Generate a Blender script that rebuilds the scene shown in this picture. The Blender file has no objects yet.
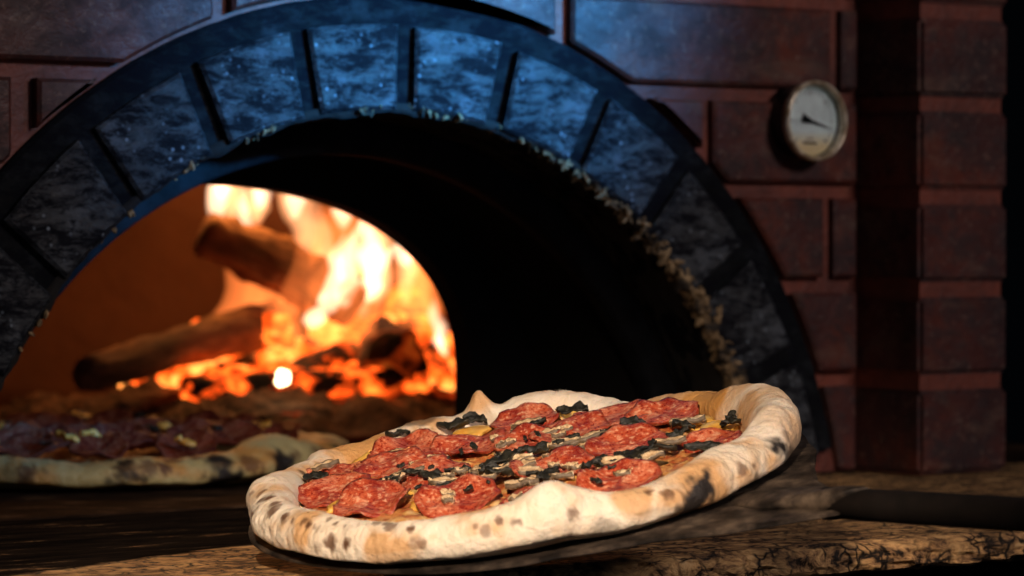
import bpy, bmesh, math, random
from mathutils import Vector, Matrix, noise
S = bpy.context.scene
PI = math.pi
R = math.radians

# ------------------------------------------------------------------ camera
cam_d = bpy.data.cameras.new('camera')
cam = bpy.data.objects.new('camera', cam_d)
S.collection.objects.link(cam)
S.camera = cam
cam_d.sensor_width = 36
cam_d.lens = 112.5
cam.location = (-1.297, -1.962, 0.19)
cam.rotation_euler = (R(90) - math.atan(48 / 3200), 0, -R(36))
cam_d.dof.use_dof = True
cam_d.dof.focus_distance = 1.94
cam_d.dof.aperture_fstop = 9.0
cam_d.clip_start = 0.05

# ------------------------------------------------------------------ world, lamps, exposure
W = bpy.data.worlds.new('world'); S.world = W
W.use_nodes = True
W.node_tree.nodes['Background'].inputs[0].default_value = (0.25, 0.35, 0.5, 1)
W.node_tree.nodes['Background'].inputs[1].default_value = 0.002
S.view_settings.view_transform = 'Standard'
S.view_settings.look = 'None'
S.view_settings.gamma = 1
S.view_settings.use_curve_mapping = False
S.view_settings.exposure = 0

def lamp(name, kind, loc, target, energy, color, size=0.1, angle=None, blend=1.0):
    d = bpy.data.lights.new(name, kind)
    o = bpy.data.objects.new(name, d)
    S.collection.objects.link(o)
    o.location = loc
    d.energy = energy
    d.color = color
    if kind == 'AREA':
        d.shape = 'DISK'; d.size = size
    else:
        d.shadow_soft_size = size
    if kind == 'SPOT':
        d.spot_size = R(angle); d.spot_blend = blend
    v = Vector(target) - Vector(loc)
    o.rotation_euler = v.to_track_quat('-Z', 'Y').to_euler()
    return o

# cool ceiling spot on the crown of the arch, warm lamp low on the left, dim room lamp
lamp('cool_spot_lamp', 'SPOT', (1.25, -1.75, 1.05), (0.07, 0, 0.375), 1000, (0.05, 0.40, 1.0), 0.08, 11.6, 1.0)
lamp('warm_spot_lamp', 'SPOT', (-1.25, -1.55, 0.75), (-0.285, -0.49, 0.0), 160, (1.0, 0.78, 0.60), 0.05, 27, 1.0)
lamp('room_lamp', 'AREA', (0.55, -2.1, 1.1), (0.25, 0, 0.25), 12.5, (1.0, 0.86, 0.85), 0.5)
lamp('dim_window_light', 'AREA', (-0.9, -2.8, 0.45), (0.15, 0, 0.2), 1.5, (0.50, 0.66, 1.0), 0.7)  # added cool fill lamp, no real window; lifts the shaded arch ring
lamp('fire_light', 'POINT', (0.40, 0.84, 0.30), (0, 0, 0), 2.6, (1.0, 0.36, 0.09), 0.05)

# ------------------------------------------------------------------ helpers
C = S.collection
class NT:
    def __init__(s, name):
        s.m = bpy.data.materials.new(name); s.m.use_nodes = True
        s.t = s.m.node_tree; s.n = s.t.nodes; s.l = s.t.links
        s.b = s.n['Principled BSDF']
        s.tc = s.n.new('ShaderNodeTexCoord')
    def node(s, k, **kw):
        n = s.n.new(k)
        for a, v in kw.items():
            if a.startswith('i_'):
                key = a[2:]
                key = int(key) if key.isdigit() else key.replace('_', ' ')
                n.inputs[key].default_value = v
            else: setattr(n, a, v)
        return n
    def link(s, a, b): s.l.new(a, b)
    def mapping(s, scale=(1, 1, 1), rot=(0, 0, 0)):
        m = s.node('ShaderNodeMapping')
        m.inputs['Scale'].default_value = scale; m.inputs['Rotation'].default_value = rot
        s.link(s.tc.outputs['Object'], m.inputs['Vector'])
        return m.outputs[0]
    def noise(s, sc, detail=4, rough=.55, vec=None, dist=0):
        n = s.node('ShaderNodeTexNoise')
        n.inputs['Scale'].default_value = sc; n.inputs['Detail'].default_value = detail
        n.inputs['Roughness'].default_value = rough; n.inputs['Distortion'].default_value = dist
        s.link(vec if vec is not None else s.tc.outputs['Object'], n.inputs['Vector'])
        return n.outputs['Fac']
    def vor(s, sc, vec=None, feature='F1', rnd=1):
        n = s.node('ShaderNodeTexVoronoi', feature=feature)
        n.inputs['Scale'].default_value = sc; n.inputs['Randomness'].default_value = rnd
        s.link(vec if vec is not None else s.tc.outputs['Object'], n.inputs['Vector'])
        return n
    def ramp(s, fac, stops):
        n = s.node('ShaderNodeValToRGB')
        e = n.color_ramp.elements
        while len(e) < len(stops): e.new(0.5)
        for q, (p, c) in zip(e, stops):
            q.position = p
            q.color = (c, c, c, 1) if isinstance(c, (int, float)) else (*c, 1)
        s.link(fac, n.inputs[0])
        return n.outputs[0]
    def mix(s, fac, a, b, mode='MIX'):
        n = s.node('ShaderNodeMix', data_type='RGBA', blend_type=mode)
        for v, i in ((fac, 0), (a, 6), (b, 7)):
            if isinstance(v, (int, float)): n.inputs[i].default_value = v if i == 0 else (v, v, v, 1)
            elif isinstance(v, tuple): n.inputs[i].default_value = (*v, 1)
            else: s.link(v, n.inputs[i])
        return n.outputs[2]
    def math(s, op, a, b=0.5, clamp=False):
        n = s.node('ShaderNodeMath', operation=op, use_clamp=clamp)
        for v, i in ((a, 0), (b, 1)):
            if isinstance(v, (int, float)): n.inputs[i].default_value = v
            else: s.link(v, n.inputs[i])
        return n.outputs[0]
    def bump(s, h, strength, dist, prev=None):
        n = s.node('ShaderNodeBump')
        n.inputs['Strength'].default_value = strength; n.inputs['Distance'].default_value = dist
        s.link(h, n.inputs['Height'])
        if prev is not None: s.link(prev, n.inputs['Normal'])
        return n.outputs[0]
    def out(s, color=None, rough=None, normal=None, **kw):
        for v, k in ((color, 'Base Color'), (rough, 'Roughness'), (normal, 'Normal')):
            if v is None: continue
            if isinstance(v, (int, float)): s.b.inputs[k].default_value = v
            elif isinstance(v, tuple): s.b.inputs[k].default_value = (*v, 1)
            else: s.link(v, s.b.inputs[k])
        for k, v in kw.items(): s.b.inputs[k.replace('_', ' ')].default_value = v
        return s.m

def me_obj(name, bm, mat, parent=None, smooth=False):
    me = bpy.data.meshes.new(name)
    bmesh.ops.recalc_face_normals(bm, faces=bm.faces[:])
    if smooth:
        for f in bm.faces: f.smooth = True
    bm.to_mesh(me); bm.free()
    o = bpy.data.objects.new(name, me)
    for m in (mat if isinstance(mat, (list, tuple)) else [mat]): me.materials.append(m)
    C.objects.link(o)
    if parent: o.parent = parent
    return o
def empty(name, loc=(0, 0, 0)):
    o = bpy.data.objects.new(name, None); C.objects.link(o); o.location = loc
    o.empty_display_size = 0.05
    return o
def tag(o, label=None, cat=None, group=None, kind=None):
    if label: o['label'] = label
    if cat: o['category'] = cat
    if group: o['group'] = group
    if kind: o['kind'] = kind
    return o
def fbm(p, sc, oct=3):
    return noise.fractal(Vector(p) * sc, 1.0, 2.0, oct, noise_basis='PERLIN_ORIGINAL')

def box(bm, x0, x1, y0, y1, z0, z1):
    v = [bm.verts.new((x, y, z)) for z in (z0, z1) for y in (y0, y1) for x in (x0, x1)]
    for q in ((0, 1, 3, 2), (4, 6, 7, 5), (0, 4, 5, 1), (2, 3, 7, 6), (0, 2, 6, 4), (1, 5, 7, 3)):
        bm.faces.new([v[i] for i in q])
def loft(bm, rings, close=True, caps=True):
    """rings: lists of equal length of points"""
    vr = [[bm.verts.new(p) for p in r] for r in rings]
    n = len(rings[0])
    for a, b in zip(vr, vr[1:]):
        for i in range(n if close else n - 1):
            j = (i + 1) % n
            bm.faces.new((a[i], a[j], b[j], b[i]))
    if caps and close:
        bm.faces.new(vr[0][::-1]); bm.faces.new(vr[-1])
    return vr
def panel(bm, poly, y0=0.012, y1=0.0, ch=0.0022):
    """raised tile in the xz plane facing -y; poly is counter-clockwise or clockwise, chamfered edge"""
    n = len(poly)
    cx = sum(p[0] for p in poly) / n; cz = sum(p[1] for p in poly) / n
    area = sum(poly[i][0] * poly[(i + 1) % n][1] - poly[(i + 1) % n][0] * poly[i][1] for i in range(n))
    if area < 0: poly = poly[::-1]
    ins = []
    for i in range(n):
        a, b, c = Vector(poly[i - 1]), Vector(poly[i]), Vector(poly[(i + 1) % n])
        d1 = (b - a).normalized(); d2 = (c - b).normalized()
        n1 = Vector((-d1.y, d1.x)); n2 = Vector((-d2.y, d2.x))
        m = (n1 + n2)
        if m.length < 1e-6: m = n1
        m.normalize()
        k = min(1.6, 1 / max(0.3, m.dot(n1)))
        ins.append((b.x + m.x * ch * k, b.y + m.y * ch * k))
    r0 = [bm.verts.new((x, y0, z)) for x, z in poly]
    r1 = [bm.verts.new((x, y1 + ch * .8, z)) for x, z in poly]
    r2 = [bm.verts.new((x, y1, z)) for x, z in ins]
    for a, b in ((r0, r1), (r1, r2)):
        for i in range(n):
            j = (i + 1) % n
            bm.faces.new((a[i], a[j], b[j], b[i]))
    bm.faces.new(r2); bm.faces.new(r0[::-1])

# ------------------------------------------------------------------ materials
def mat_red_brick():
    t = NT('painted_red_brick')
    v = t.mapping((.7, 1, .9), (0, .5, 0))
    n1 = t.noise(9, 6, .6); n2 = t.noise(46, 7, .75, v, .3); n3 = t.noise(30, 6, .7, t.mapping((.4, 1, 1), (0, .6, 0)), .5)
    n4 = t.noise(160, 4, .7)
    c = t.ramp(n1, [(.34, (.036, .018, .019)), (.50, (.080, .024, .020)), (.66, (.16, .036, .019))])
    c = t.mix(t.ramp(n2, [(.46, 0), (.60, .75)]), c, (.026, .017, .018))
    c = t.mix(t.ramp(n3, [(.54, 0), (.66, .5)]), c, (.15, .085, .06))
    c = t.mix(t.ramp(n4, [(.58, 0), (.66, .5)]), c, (.20, .12, .09))
    r = t.ramp(n2, [(.42, .38), (.6, .62)])
    t.b.inputs['Specular IOR Level'].default_value = .35
    nb = t.bump(n2, .5, .004); nb = t.bump(n4, .25, .0015, nb)
    return t.out(c, r, nb)
def mat_mortar():
    t = NT('red_mortar')
    n1 = t.noise(14, 5, .6); n2 = t.noise(90, 5, .7)
    c = t.ramp(n1, [(.3, (.09, .025, .018)), (.6, (.22, .050, .028)), (.8, (.28, .10, .04))])
    c = t.mix(t.ramp(n2, [(.5, 0), (.75, .6)]), c, (.02, .014, .012))
    return t.out(c, .55, t.bump(n2, .5, .004))
def mat_slate(name='slate_blue_brick', dark=1.0, bumpy=1.0, spec=.62, rofs=0):
    t = NT(name)
    n1 = t.noise(30, 6, .65); v = t.mapping((.45, 1, 1.2)); n2 = t.noise(85, 7, .8, v, .35)
    n3 = t.noise(380, 3, .6)
    c = t.ramp(n1, [(.34, tuple(x * dark for x in (.008, .009, .012))), (.52, tuple(x * dark for x in (.022, .027, .033))), (.75, tuple(x * dark for x in (.085, .10, .12)))])
    c = t.mix(t.ramp(n2, [(.44, .9), (.54, 0)]), c, (.006, .006, .009))
    vs = t.vor(150)
    spot = t.ramp(vs.outputs['Distance'], [(.06, 1), (.26, 0)])
    spot = t.math('MULTIPLY', spot, t.ramp(t.noise(40, 2), [(.5, 0), (.62, .9)]))
    if dark == 1: c = t.mix(spot, c, (.30, .36, .42))
    r = t.ramp(n2, [(.46, .75 + rofs), (.56, .34 + rofs)])
    t.link(t.ramp(n2, [(.43, .08), (.57, spec * (1 if dark == 1 else .5))]), t.b.inputs['Specular IOR Level'])
    nb = t.bump(n2, .55 * bumpy, .004); nb = t.bump(n3, .3 * bumpy, .0012, nb)
    return t.out(c, r, nb)
def mat_soot(name, col=(.010, .008, .007), rough=.6, b=.4):
    t = NT(name); n = t.noise(45, 6, .7)
    c = t.ramp(n, [(.35, tuple(x * .5 for x in col)), (.7, tuple(x * 1.6 for x in col))])
    return t.out(c, rough, t.bump(n, b, .004))
def mat_crumble():
    t = NT('tan_crumbling_mortar'); n = t.noise(60, 5, .7)
    c = t.ramp(n, [(.42, (.02, .014, .009)), (.53, (.26, .17, .08)), (.66, (.60, .43, .23))])
    return t.out(c, .8, t.bump(n, .6, .003))
def mat_dome():
    t = NT('fire_stained_dome_plaster'); n = t.noise(5, 5, .6)
    c = t.ramp(n, [(.3, (.06, .026, .010)), (.7, (.12, .055, .022))])
    return t.out(c, .85, t.bump(t.noise(30, 5), .4, .01))
def mat_hearth():
    t = NT('ashy_hearth_stone'); n = t.noise(22, 6, .65); n2 = t.noise(7, 4)
    c = t.ramp(n, [(.35, (.006, .004, .003)), (.55, (.028, .016, .010)), (.75, (.15, .09, .05))])
    t.b.inputs['Specular IOR Level'].default_value = .03
    return t.out(c, .9, t.bump(n, .5, .004))
def mat_granite():
    """tan speckled stone; a greasy black soot stain covers everything behind a slanting line"""
    t = NT('speckled_tan_stone')
    v = t.mapping((.55, 1.2, 1.2), (0, 0, R(-14)))
    n1 = t.noise(70, 6, .75, v, .8); n2 = t.noise(16, 4, .6); n3 = t.noise(30, 6, .7, t.mapping((.35, 1.6, 1), (0, 0, R(8))))
    c = t.ramp(n1, [(.40, (.018, .012, .008)), (.46, (.30, .16, .07)), (.56, (.66, .38, .15)), (.75, (.76, .52, .27))])
    c = t.mix(t.ramp(n2, [(.35, .5), (.5, 0)]), c, (.03, .017, .01))
    dv = t.node('ShaderNodeMix', data_type='VECTOR'); nz = t.node('ShaderNodeTexNoise'); nz.inputs['Scale'].default_value = 60
    t.link(t.tc.outputs['Object'], nz.inputs['Vector']); dv.inputs[0].default_value = .018
    t.link(t.tc.outputs['Object'], dv.inputs[4]); t.link(nz.outputs['Color'], dv.inputs[5])
    ve = t.vor(85, dv.outputs[1], 'DISTANCE_TO_EDGE')
    c = t.mix(t.math('MULTIPLY', t.ramp(ve.outputs['Distance'], [(.03, 1), (.13, 0)]), t.ramp(t.noise(34, 3), [(.40, 0), (.52, 1)])), c, (.012, .008, .005))
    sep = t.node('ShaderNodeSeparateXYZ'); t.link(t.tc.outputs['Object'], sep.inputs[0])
    # near-black zone: y - .36*x beyond -0.165 and x below ~0.25, edge broken by noise
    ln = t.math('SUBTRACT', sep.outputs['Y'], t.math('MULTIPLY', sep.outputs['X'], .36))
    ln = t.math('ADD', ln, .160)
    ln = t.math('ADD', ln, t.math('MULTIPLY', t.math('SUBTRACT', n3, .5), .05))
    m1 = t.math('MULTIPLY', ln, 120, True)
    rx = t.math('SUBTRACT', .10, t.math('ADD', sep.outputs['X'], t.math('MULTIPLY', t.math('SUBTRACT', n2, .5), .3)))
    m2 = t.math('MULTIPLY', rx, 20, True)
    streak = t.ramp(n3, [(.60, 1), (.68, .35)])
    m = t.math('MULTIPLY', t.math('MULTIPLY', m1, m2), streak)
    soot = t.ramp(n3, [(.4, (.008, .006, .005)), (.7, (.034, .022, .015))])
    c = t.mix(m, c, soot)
    r = t.ramp(n3, [(.3, .55), (.7, .8)])
    t.link(t.ramp(m, [(0, .25), (.36, .45), (.6, .02), (1, .0)]), t.b.inputs['Specular IOR Level'])
    return t.out(c, r, t.bump(n1, .8, .006))
M = dict(black_soot=mat_soot('mouth_soot', (.004, .003, .003), .9, .3), red=mat_red_brick(), mortar=mat_mortar(), slate=mat_slate(), band=mat_slate('dark_arch_mortar', .30, .8, .2, .25),
         soot=mat_soot('black_soot'), ring=mat_soot('sooty_iron', (.009, .010, .013), .8, .25), intr=mat_soot('sooty_brick', (.008, .006, .005), .9, .8),
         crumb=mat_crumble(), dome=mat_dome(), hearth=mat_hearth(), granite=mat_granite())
M['ring'].node_tree.nodes['Principled BSDF'].inputs['Specular IOR Level'].default_value = .12
t = NT('dark_room_paint'); M['room'] = t.out((.008, .008, .009), .9)

# ------------------------------------------------------------------ room far behind
def plane_obj(name, x0, x1, y0, y1, z0, z1, mat):
    bm = bmesh.new(); box(bm, x0, x1, y0, y1, z0, z1)
    o = me_obj(name, bm, mat); tag(o, kind='structure'); return o
plane_obj('floor', -3.2, 3.2, -3.2, 3.05, -1.0, -.95, M['room'])
plane_obj('wall_back', -3.2, 3.2, 3.0, 3.05, -.95, 1.9, M['room'])

# ------------------------------------------------------------------ the oven
oven = tag(empty('pizza_oven', (0, 0, 0)), 'wood-fired brick pizza oven with slate-blue arch bricks and dark red facing', 'oven')
AX, AZ, RI, RO, RB = .02, -.076, .361, .425, .446
def pol(r, deg): return (AX + r * math.sin(R(deg)), AZ + r * math.cos(R(deg)))
ZMIN, ZMAX, XL, XR = .001, .72, -.95, .481

# mortar bed with the round arch cut through it
def arch_wall(bm, y0, y1, rad, x0, x1, z1, n=96, inner=None):
    """wall between y0 and y1 with an opening; inner(k 0..1) -> (x,z)"""
    if inner is None:
        a = math.degrees(math.acos(-AZ / rad))
        pts = [pol(rad, -a + 2 * a * k / n) for k in range(n + 1)]
    else: pts = [inner(k / n) for k in range(n + 1)]
    outer = []
    ox = (pts[0][0] + pts[-1][0]) / 2
    for k, (x, z) in enumerate(pts):
        f = k / n
        if f < .25: outer.append((x0, z1 * f / .25))
        elif f > .75: outer.append((x1, z1 * (1 - f) / .25))
        else: outer.append((x0 + (x1 - x0) * (f - .25) / .5, z1))
    rings = []
    for (x, z), (a, b) in zip(pts, outer):
        rings.append([(x, y0, z), (x, y1, z), (a, y1, b), (a, y0, b)])
    loft(bm, rings)
bm = bmesh.new()
arch_wall(bm, .0095, .074, RI, XL, XR + .1, ZMAX)
mb = me_obj('mortar_bed', bm, M['mortar'], oven)

# slate band that frames the arch, under and around the arch bricks
bm = bmesh.new()
a0 = 77.5
rings = []
for k in range(141):
    d = -a0 + 2 * a0 * k / 140
    w = .0006 * fbm((d * .05, 1, 0), 8)
    p = [(RI - .001, .072), (RI - .001, .0050), (RI + .002, .0028), (RB - .003 + w, .0018), (RB + w, .0048), (RB + w, .02), (RB, .072)]
    rings.append([(pol(r, d)[0], y, pol(r, d)[1]) for r, y in p])
loft(bm, rings)
me_obj('arch_mortar', bm, M['band'], oven)

# arch bricks
JA = [1.5 + 12.85 * k for k in range(-6, 7)]
bm = bmesh.new()
random.seed(4)
for k in range(len(JA) - 1):
    poly = []
    d0, d1 = JA[k], JA[k + 1]
    g0 = [.0078 / RI, .0078 / RO]
    j = [random.uniform(-.0012, .0012) for _ in range(4)]
    N = 10
    for i in range(N + 1):
        u = i / N
        a = d0 + math.degrees(g0[1]) + (d1 - d0 - 2 * math.degrees(g0[1])) * u
        poly.append(pol(RO + j[0] * u + j[1] * (1 - u) + .0007 * fbm((a * .3, 0, 0), 2), a))
    for i in range(N + 1):
        u = i / N
        a = d1 - math.degrees(g0[0]) - (d1 - d0 - 2 * math.degrees(g0[0])) * u
        poly.append(pol(RI + .001 + j[2] * u + .0012 * fbm((a * .5, 3, 0), 2), a))
    panel(bm, poly, .03, -.0045 + j[3], .0026)
me_obj('arch_bricks', bm, M['slate'], oven)

# red facing bricks in courses
def brick_poly(x0, x1, z0, z1, rc=RB + .004):
    P = []
    N = 26
    for a, b in (((x0, z0), (x1, z0)), ((x1, z0), (x1, z1)), ((x1, z1), (x0, z1)), ((x0, z1), (x0, z0))):
        P += [(a[0] + (b[0] - a[0]) * i / N, a[1] + (b[1] - a[1]) * i / N) for i in range(N)]
    out = []
    any_in = False
    for x, z in P:
        r = math.hypot(x - AX, z - AZ)
        if r < rc:
            any_in = True
            s = rc / max(r, 1e-5); x2 = AX + (x - AX) * s; z2 = AZ + (z - AZ) * s
            x2 = min(max(x2, x0), x1); z2 = min(max(z2, z0), z1)
            if math.hypot(x2 - AX, z2 - AZ) < rc - .0008: continue
            q = (x2, z2)
        else: q = (x, z)
        if not out or math.hypot(q[0] - out[-1][0], q[1] - out[-1][1]) > .0025: out.append(q)
    if not any_in: return [(x0, z0), (x1, z0), (x1, z1), (x0, z1)]
    if len(out) < 3: return None
    if math.hypot(out[0][0] - out[-1][0], out[0][1] - out[-1][1]) < .0025: out.pop()
    # must keep some area
    A = abs(sum(out[i][0] * out[(i + 1) % len(out)][1] - out[(i + 1) % len(out)][0] * out[i][1] for i in range(len(out)))) / 2
    return out if A > .0004 and len(out) > 3 else None
ROW0, PITCH, JZ = .0055, .077, .0125
courses = {
    0: [(-.95, -.50), (-.488, -.40), (.30, XR)],
    1: [(-.95, -.56), (-.548, -.38), (.30, XR)],
    2: [(-.95, -.48), (-.468, -.30), (.30, .444), (.452 + .004, XR)],
    3: [(-.95, -.292), (-.272, -.16), (.255, .316), (.328, XR)],
    4: [(-.95, -.62), (-.606, -.133), (-.116, .172), (.187, .452), (.464, XR)],
    5: [(-.95, -.44), (-.426, -.18), (-.166, .05), (.064, .46), (.473, XR)],
    6: [(-.95, -.62), (-.606, -.133), (-.116, .172), (.187, .452), (.464, XR)],
    7: [(-.95, -.44), (-.426, -.18), (-.166, .05), (.064, .46), (.473, XR)],
}
bm = bmesh.new()
random.seed(11)
for k, segs in courses.items():
    z0 = ROW0 + PITCH * k; z1 = z0 + PITCH - JZ
    if k == 0: z0 = .0006
    for x0, x1 in segs:
        p = brick_poly(x0, x1, z0, z1)
        if p: panel(bm, p, .02, random.uniform(-.0012, .0012), .0028)
me_obj('facing_bricks', bm, M['red'], oven)

# corner pier, one block per course
PX0, PX1, PY = .484, .583, -.070
bm = bmesh.new(); box(bm, PX0 + .004, PX1 - .004, PY + .005, .30, 0, ZMAX)
me_obj('pier_mortar', bm, M['mortar'], oven)
bm = bmesh.new()
for k in range(8):
    z0 = ROW0 + .0753 * k; z1 = z0 + .0753 - JZ
    if k == 0: z0 = .0006
    b2 = bmesh.new()
    dx = random.uniform(-.001, .001)
    box(b2, PX0 + dx, PX1 + dx, PY + random.uniform(-.001, .001), .26, z0, z1)
    bmesh.ops.bevel(b2, geom=b2.edges[:], offset=.0035, segments=2, affect='EDGES')
    tmp = bpy.data.meshes.new('t'); b2.to_mesh(tmp); b2.free(); bm.from_mesh(tmp); bpy.data.meshes.remove(tmp)
me_obj('pier_bricks', bm, M['red'], oven)

# crumbling pale mortar along the lower lip of the arch bricks
bm = bmesh.new()
random.seed(7)
def lump(bm, c, r, sq=(1, 1, 1), seed=0, sub=2):
    m = Matrix.Translation(c) @ Matrix.Rotation(random.uniform(0, 6.3), 4, 'Y') @ Matrix.Diagonal((*sq, 1))
    g = bmesh.ops.create_icosphere(bm, subdivisions=sub, radius=r, matrix=m)
    for v in g['verts']:
        d = v.co - Vector(c)
        v.co = Vector(c) + d * (1 + .7 * noise.noise(v.co * (1.2 / r) + Vector((seed, 0, 0))))
for i in range(700):
    d = random.triangular(14, 77, 70)
    dens = min(1, (d - 5) / 50) ** 1.6
    rr = RI + random.uniform(-.003, .001 + .013 * dens * random.random())
    x, z = pol(rr, d)
    lump(bm, (x, random.uniform(-.004, .008), z), random.uniform(.0008, .0022 + .0042 * dens * random.random()), (random.uniform(1.1, 2.2), .9, .65), i, 2)
for d, n in ((-18, 26), (-5, 10), (4, 16), (9, 14), (-29, 8), (17, 8), (28, 9), (-55, 8), (-40, 5)):
    for i in range(n):
        x, z = pol(RI + random.uniform(-.002, .006), d + random.gauss(0, 1.4))
        lump(bm, (x, random.uniform(-.004, .003), z), random.uniform(.001, .0028), (1.4, .8, .8), i, 1)
tag(me_obj('crumbling_mortar', bm, M['crumb'], oven), kind='stuff')
# rough sooty underside of the arch
bm = bmesh.new()
rings = []
for k in range(321):
    d = -a0 + 2 * a0 * k / 320
    ring = []
    for j in range(13):
        y = -.001 + .076 * j / 12
        r = RI + .0015 - abs(.0065 * fbm((d * .06, y * 30, 3), 2.2, 4)) - .001
        x, z = pol(r, d); ring.append((x, y, z))
    x, z = pol(RI + .006, d); ring += [(x, .075, z), (x, .0, z)]
    rings.append(ring)
loft(bm, rings)
me_obj('arch_underside', bm, M['intr'], oven, True)

# iron lining ring and vestibule vault
def arc_sweep(bm, prof, a, n=120):
    loft(bm, [[(pol(r, -a + 2 * a * k / n)[0], y, pol(r, -a + 2 * a * k / n)[1]) for r, y in prof] for k in range(n + 1)])
bm = bmesh.new()
prof = [(.331, .080), (.334, .0765), (.349, .0755), (.356, .0775), (.372, .0785), (.372, .102), (.334, .102), (.331, .099)]
loft(bm, [[(AX + .008 + r * math.sin(R(a)), y, max(.0005, AZ + r * math.cos(R(a)))) for r, y in prof] for a in [-76.5 + 153 * k / 120 for k in range(121)]])
me_obj('arch_lining', bm, M['ring'], oven, True)
bm = bmesh.new()
arc_sweep(bm, [(.366, .076), (.40, .076), (.40, .300), (.385, .300), (.385, .102), (.366, .102)], 78.5)
me_obj('vestibule_vault', bm, M['black_soot'], oven)
# inner wall with the mouth of the baking chamber
def mouth(k):
    hw, hj, ht = .283, .07, .166
    if k < .12: return (AX - hw, hj * k / .12)
    if k > .88: return (AX + hw, hj * (1 - k) / .12)
    a = PI * (1 - (k - .12) / .76)
    c, s = math.cos(a), math.sin(a); e = 2 / 2.35
    return (AX + hw * math.copysign(abs(c) ** e, c), hj + ht * abs(s) ** e)
bm = bmesh.new()
arch_wall(bm, .300, .325, None, -.62, .78, .58, 96, mouth)
me_obj('chamber_mouth', bm, M['black_soot'], oven)
# dome of the chamber
bm = bmesh.new()
DC = Vector((.12, .72, 0)); DR, DH = .62, .44
rows = []
for i in range(25):
    ph = PI / 2 * i / 24
    rows.append([(DC.x + DR * math.cos(ph) * math.cos(2 * PI * j / 72), max(.325, DC.y + DR * .88 * math.cos(ph) * math.sin(2 * PI * j / 72)), DH * math.sin(ph)) for j in range(72)])
vr = [[bm.verts.new(p) for p in r] for r in rows[:-1]]
for a, b in zip(vr, vr[1:]):
    for i in range(72):
        j = (i + 1) % 72
        q = [a[i], a[j], b[j], b[i]]
        if all(v.co.y <= .3251 for v in q): continue
        bm.faces.new(q)
top = bm.verts.new((DC.x, DC.y, DH))
for i in range(72): bm.faces.new((vr[-1][i], vr[-1][(i + 1) % 72], top))
dm = me_obj('dome', bm, M['dome'], oven, True)
sm = dm.modifiers.new('thickness', 'SOLIDIFY'); sm.thickness = .03; sm.offset = 1
bm = bmesh.new(); box(bm, -.62, .85, .002, 1.42, -.05, -.0004)
me_obj('oven_floor', bm, M['hearth'], oven)
# masonry plinth below
bm = bmesh.new(); box(bm, -.95, .60, -.24, 1.42, -.95, -.052)
me_obj('plinth', bm, M['soot'], oven)

# ------------------------------------------------------------------ stone counter
bm = bmesh.new()
nx, ny = 380, 46
X0, X1, Y0 = -.95, 1.05, -.457
def cz(x, y, z):
    e = max(0, 1 - (y - Y0) / .03)
    return z + .0010 * fbm((x, y, z), 40, 3) * (.3 + e)
top = []
prof = []
for i in range(nx + 1):
    x = X0 + (X1 - X0) * i / nx
    rag = .004 * fbm((x, 0, 5), 30, 4) + .002 * fbm((x, 2, 5), 110, 3)
    col = []
    ys = [0.0, -.1, -.2, -.3, -.36, -.4, -.42, -.432, -.44, -.447, -.452]
    for y in ys: col.append((x, y, cz(x, y, 0)-.0012))
    for j in range(1, 9):
        u = j / 8
        yy = Y0 + rag - .004 * math.sin(u * PI) + .0035 * fbm((x, u * .3, 9), 60, 3)
        if j == 8: yy += .006
        col.append((x, yy, -.0015 - .020 * u + .0015 * fbm((x, u, 2), 50, 2)))
    col.append((x, -.40, -.022)); col.append((x, 0.0, -.022))
    prof.append(col)
loft(bm, prof)
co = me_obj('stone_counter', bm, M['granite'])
tag(co, 'tan speckled stone slab with ragged front edge and black soot stain before the oven', 'counter')

# ------------------------------------------------------------------ thermometer
th = tag(empty('dial_thermometer', (.416, 0, .286)), 'round brass-rimmed dial thermometer fixed to the red brick facing', 'thermometer')
t = NT('aged_brass'); n = t.noise(90, 4)
M['brass'] = t.out(t.ramp(n, [(.35, (.30, .20, .10)), (.7, (.95, .85, .66))]), .30, None, Metallic=.4)
t = NT('black_enamel'); M['black'] = t.out((.006, .006, .007), .35)
t = NT('stained_dial_paper')
sep = t.node('ShaderNodeSeparateXYZ'); t.link(t.tc.outputs['Object'], sep.inputs[0])
g = t.math('MULTIPLY', t.math('ADD', t.math('MULTIPLY', sep.outputs['Z'], -1), -.008), 80, True)
n = t.noise(90, 4)
c = t.mix(t.ramp(n, [(.45, 0), (.7, .5)]), (.82, .97, .95), (.55, .66, .65))
M['dial'] = t.out(t.mix(g, c, (.90, .74, .40)), .5)  # mottled tone, yellower towards the bottom
t = NT('dial_glass'); t.b.inputs['Transmission Weight'].default_value = 1; M['glass'] = t.out((1, 1, 1), .02, None, IOR=1.3)
def disc_lathe(bm, prof, n=64):
    """prof of (radius, y): revolved about the local y axis, closed profile"""
    rings = [[(r * math.cos(2 * PI * k / n), y, r * math.sin(2 * PI * k / n)) for r, y in prof] for k in range(n)]
    vr = [[bm.verts.new(p) for p in r] for r in rings]
    m = len(prof)
    for k in range(n):
        a, b = vr[k], vr[(k + 1) % n]
        for i in range(m):
            j = (i + 1) % m
            bm.faces.new((a[i], a[j], b[j], b[i]))
bm = bmesh.new(); disc_lathe(bm, [(.0305, .004), (.0305, -.019), (.0290, -.019), (.0290, -.012), (.0003, -.012), (.0003, .004)])
me_obj('case', bm, M['black'], th, True).modifiers.new('e', 'EDGE_SPLIT')
bm = bmesh.new(); disc_lathe(bm, [(.0322, -.016), (.0327, -.0195), (.0322, -.0225), (.0310, -.0238), (.0298, -.0230), (.0288, -.0205), (.0288, -.016)])
me_obj('bezel', bm, M['brass'], th, True)
bm = bmesh.new(); disc_lathe(bm, [(.0288, -.0125), (.0288, -.0135), (.0003, -.0135), (.0003, -.0125)])
dl = me_obj('dial', bm, M['dial'], th)
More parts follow.
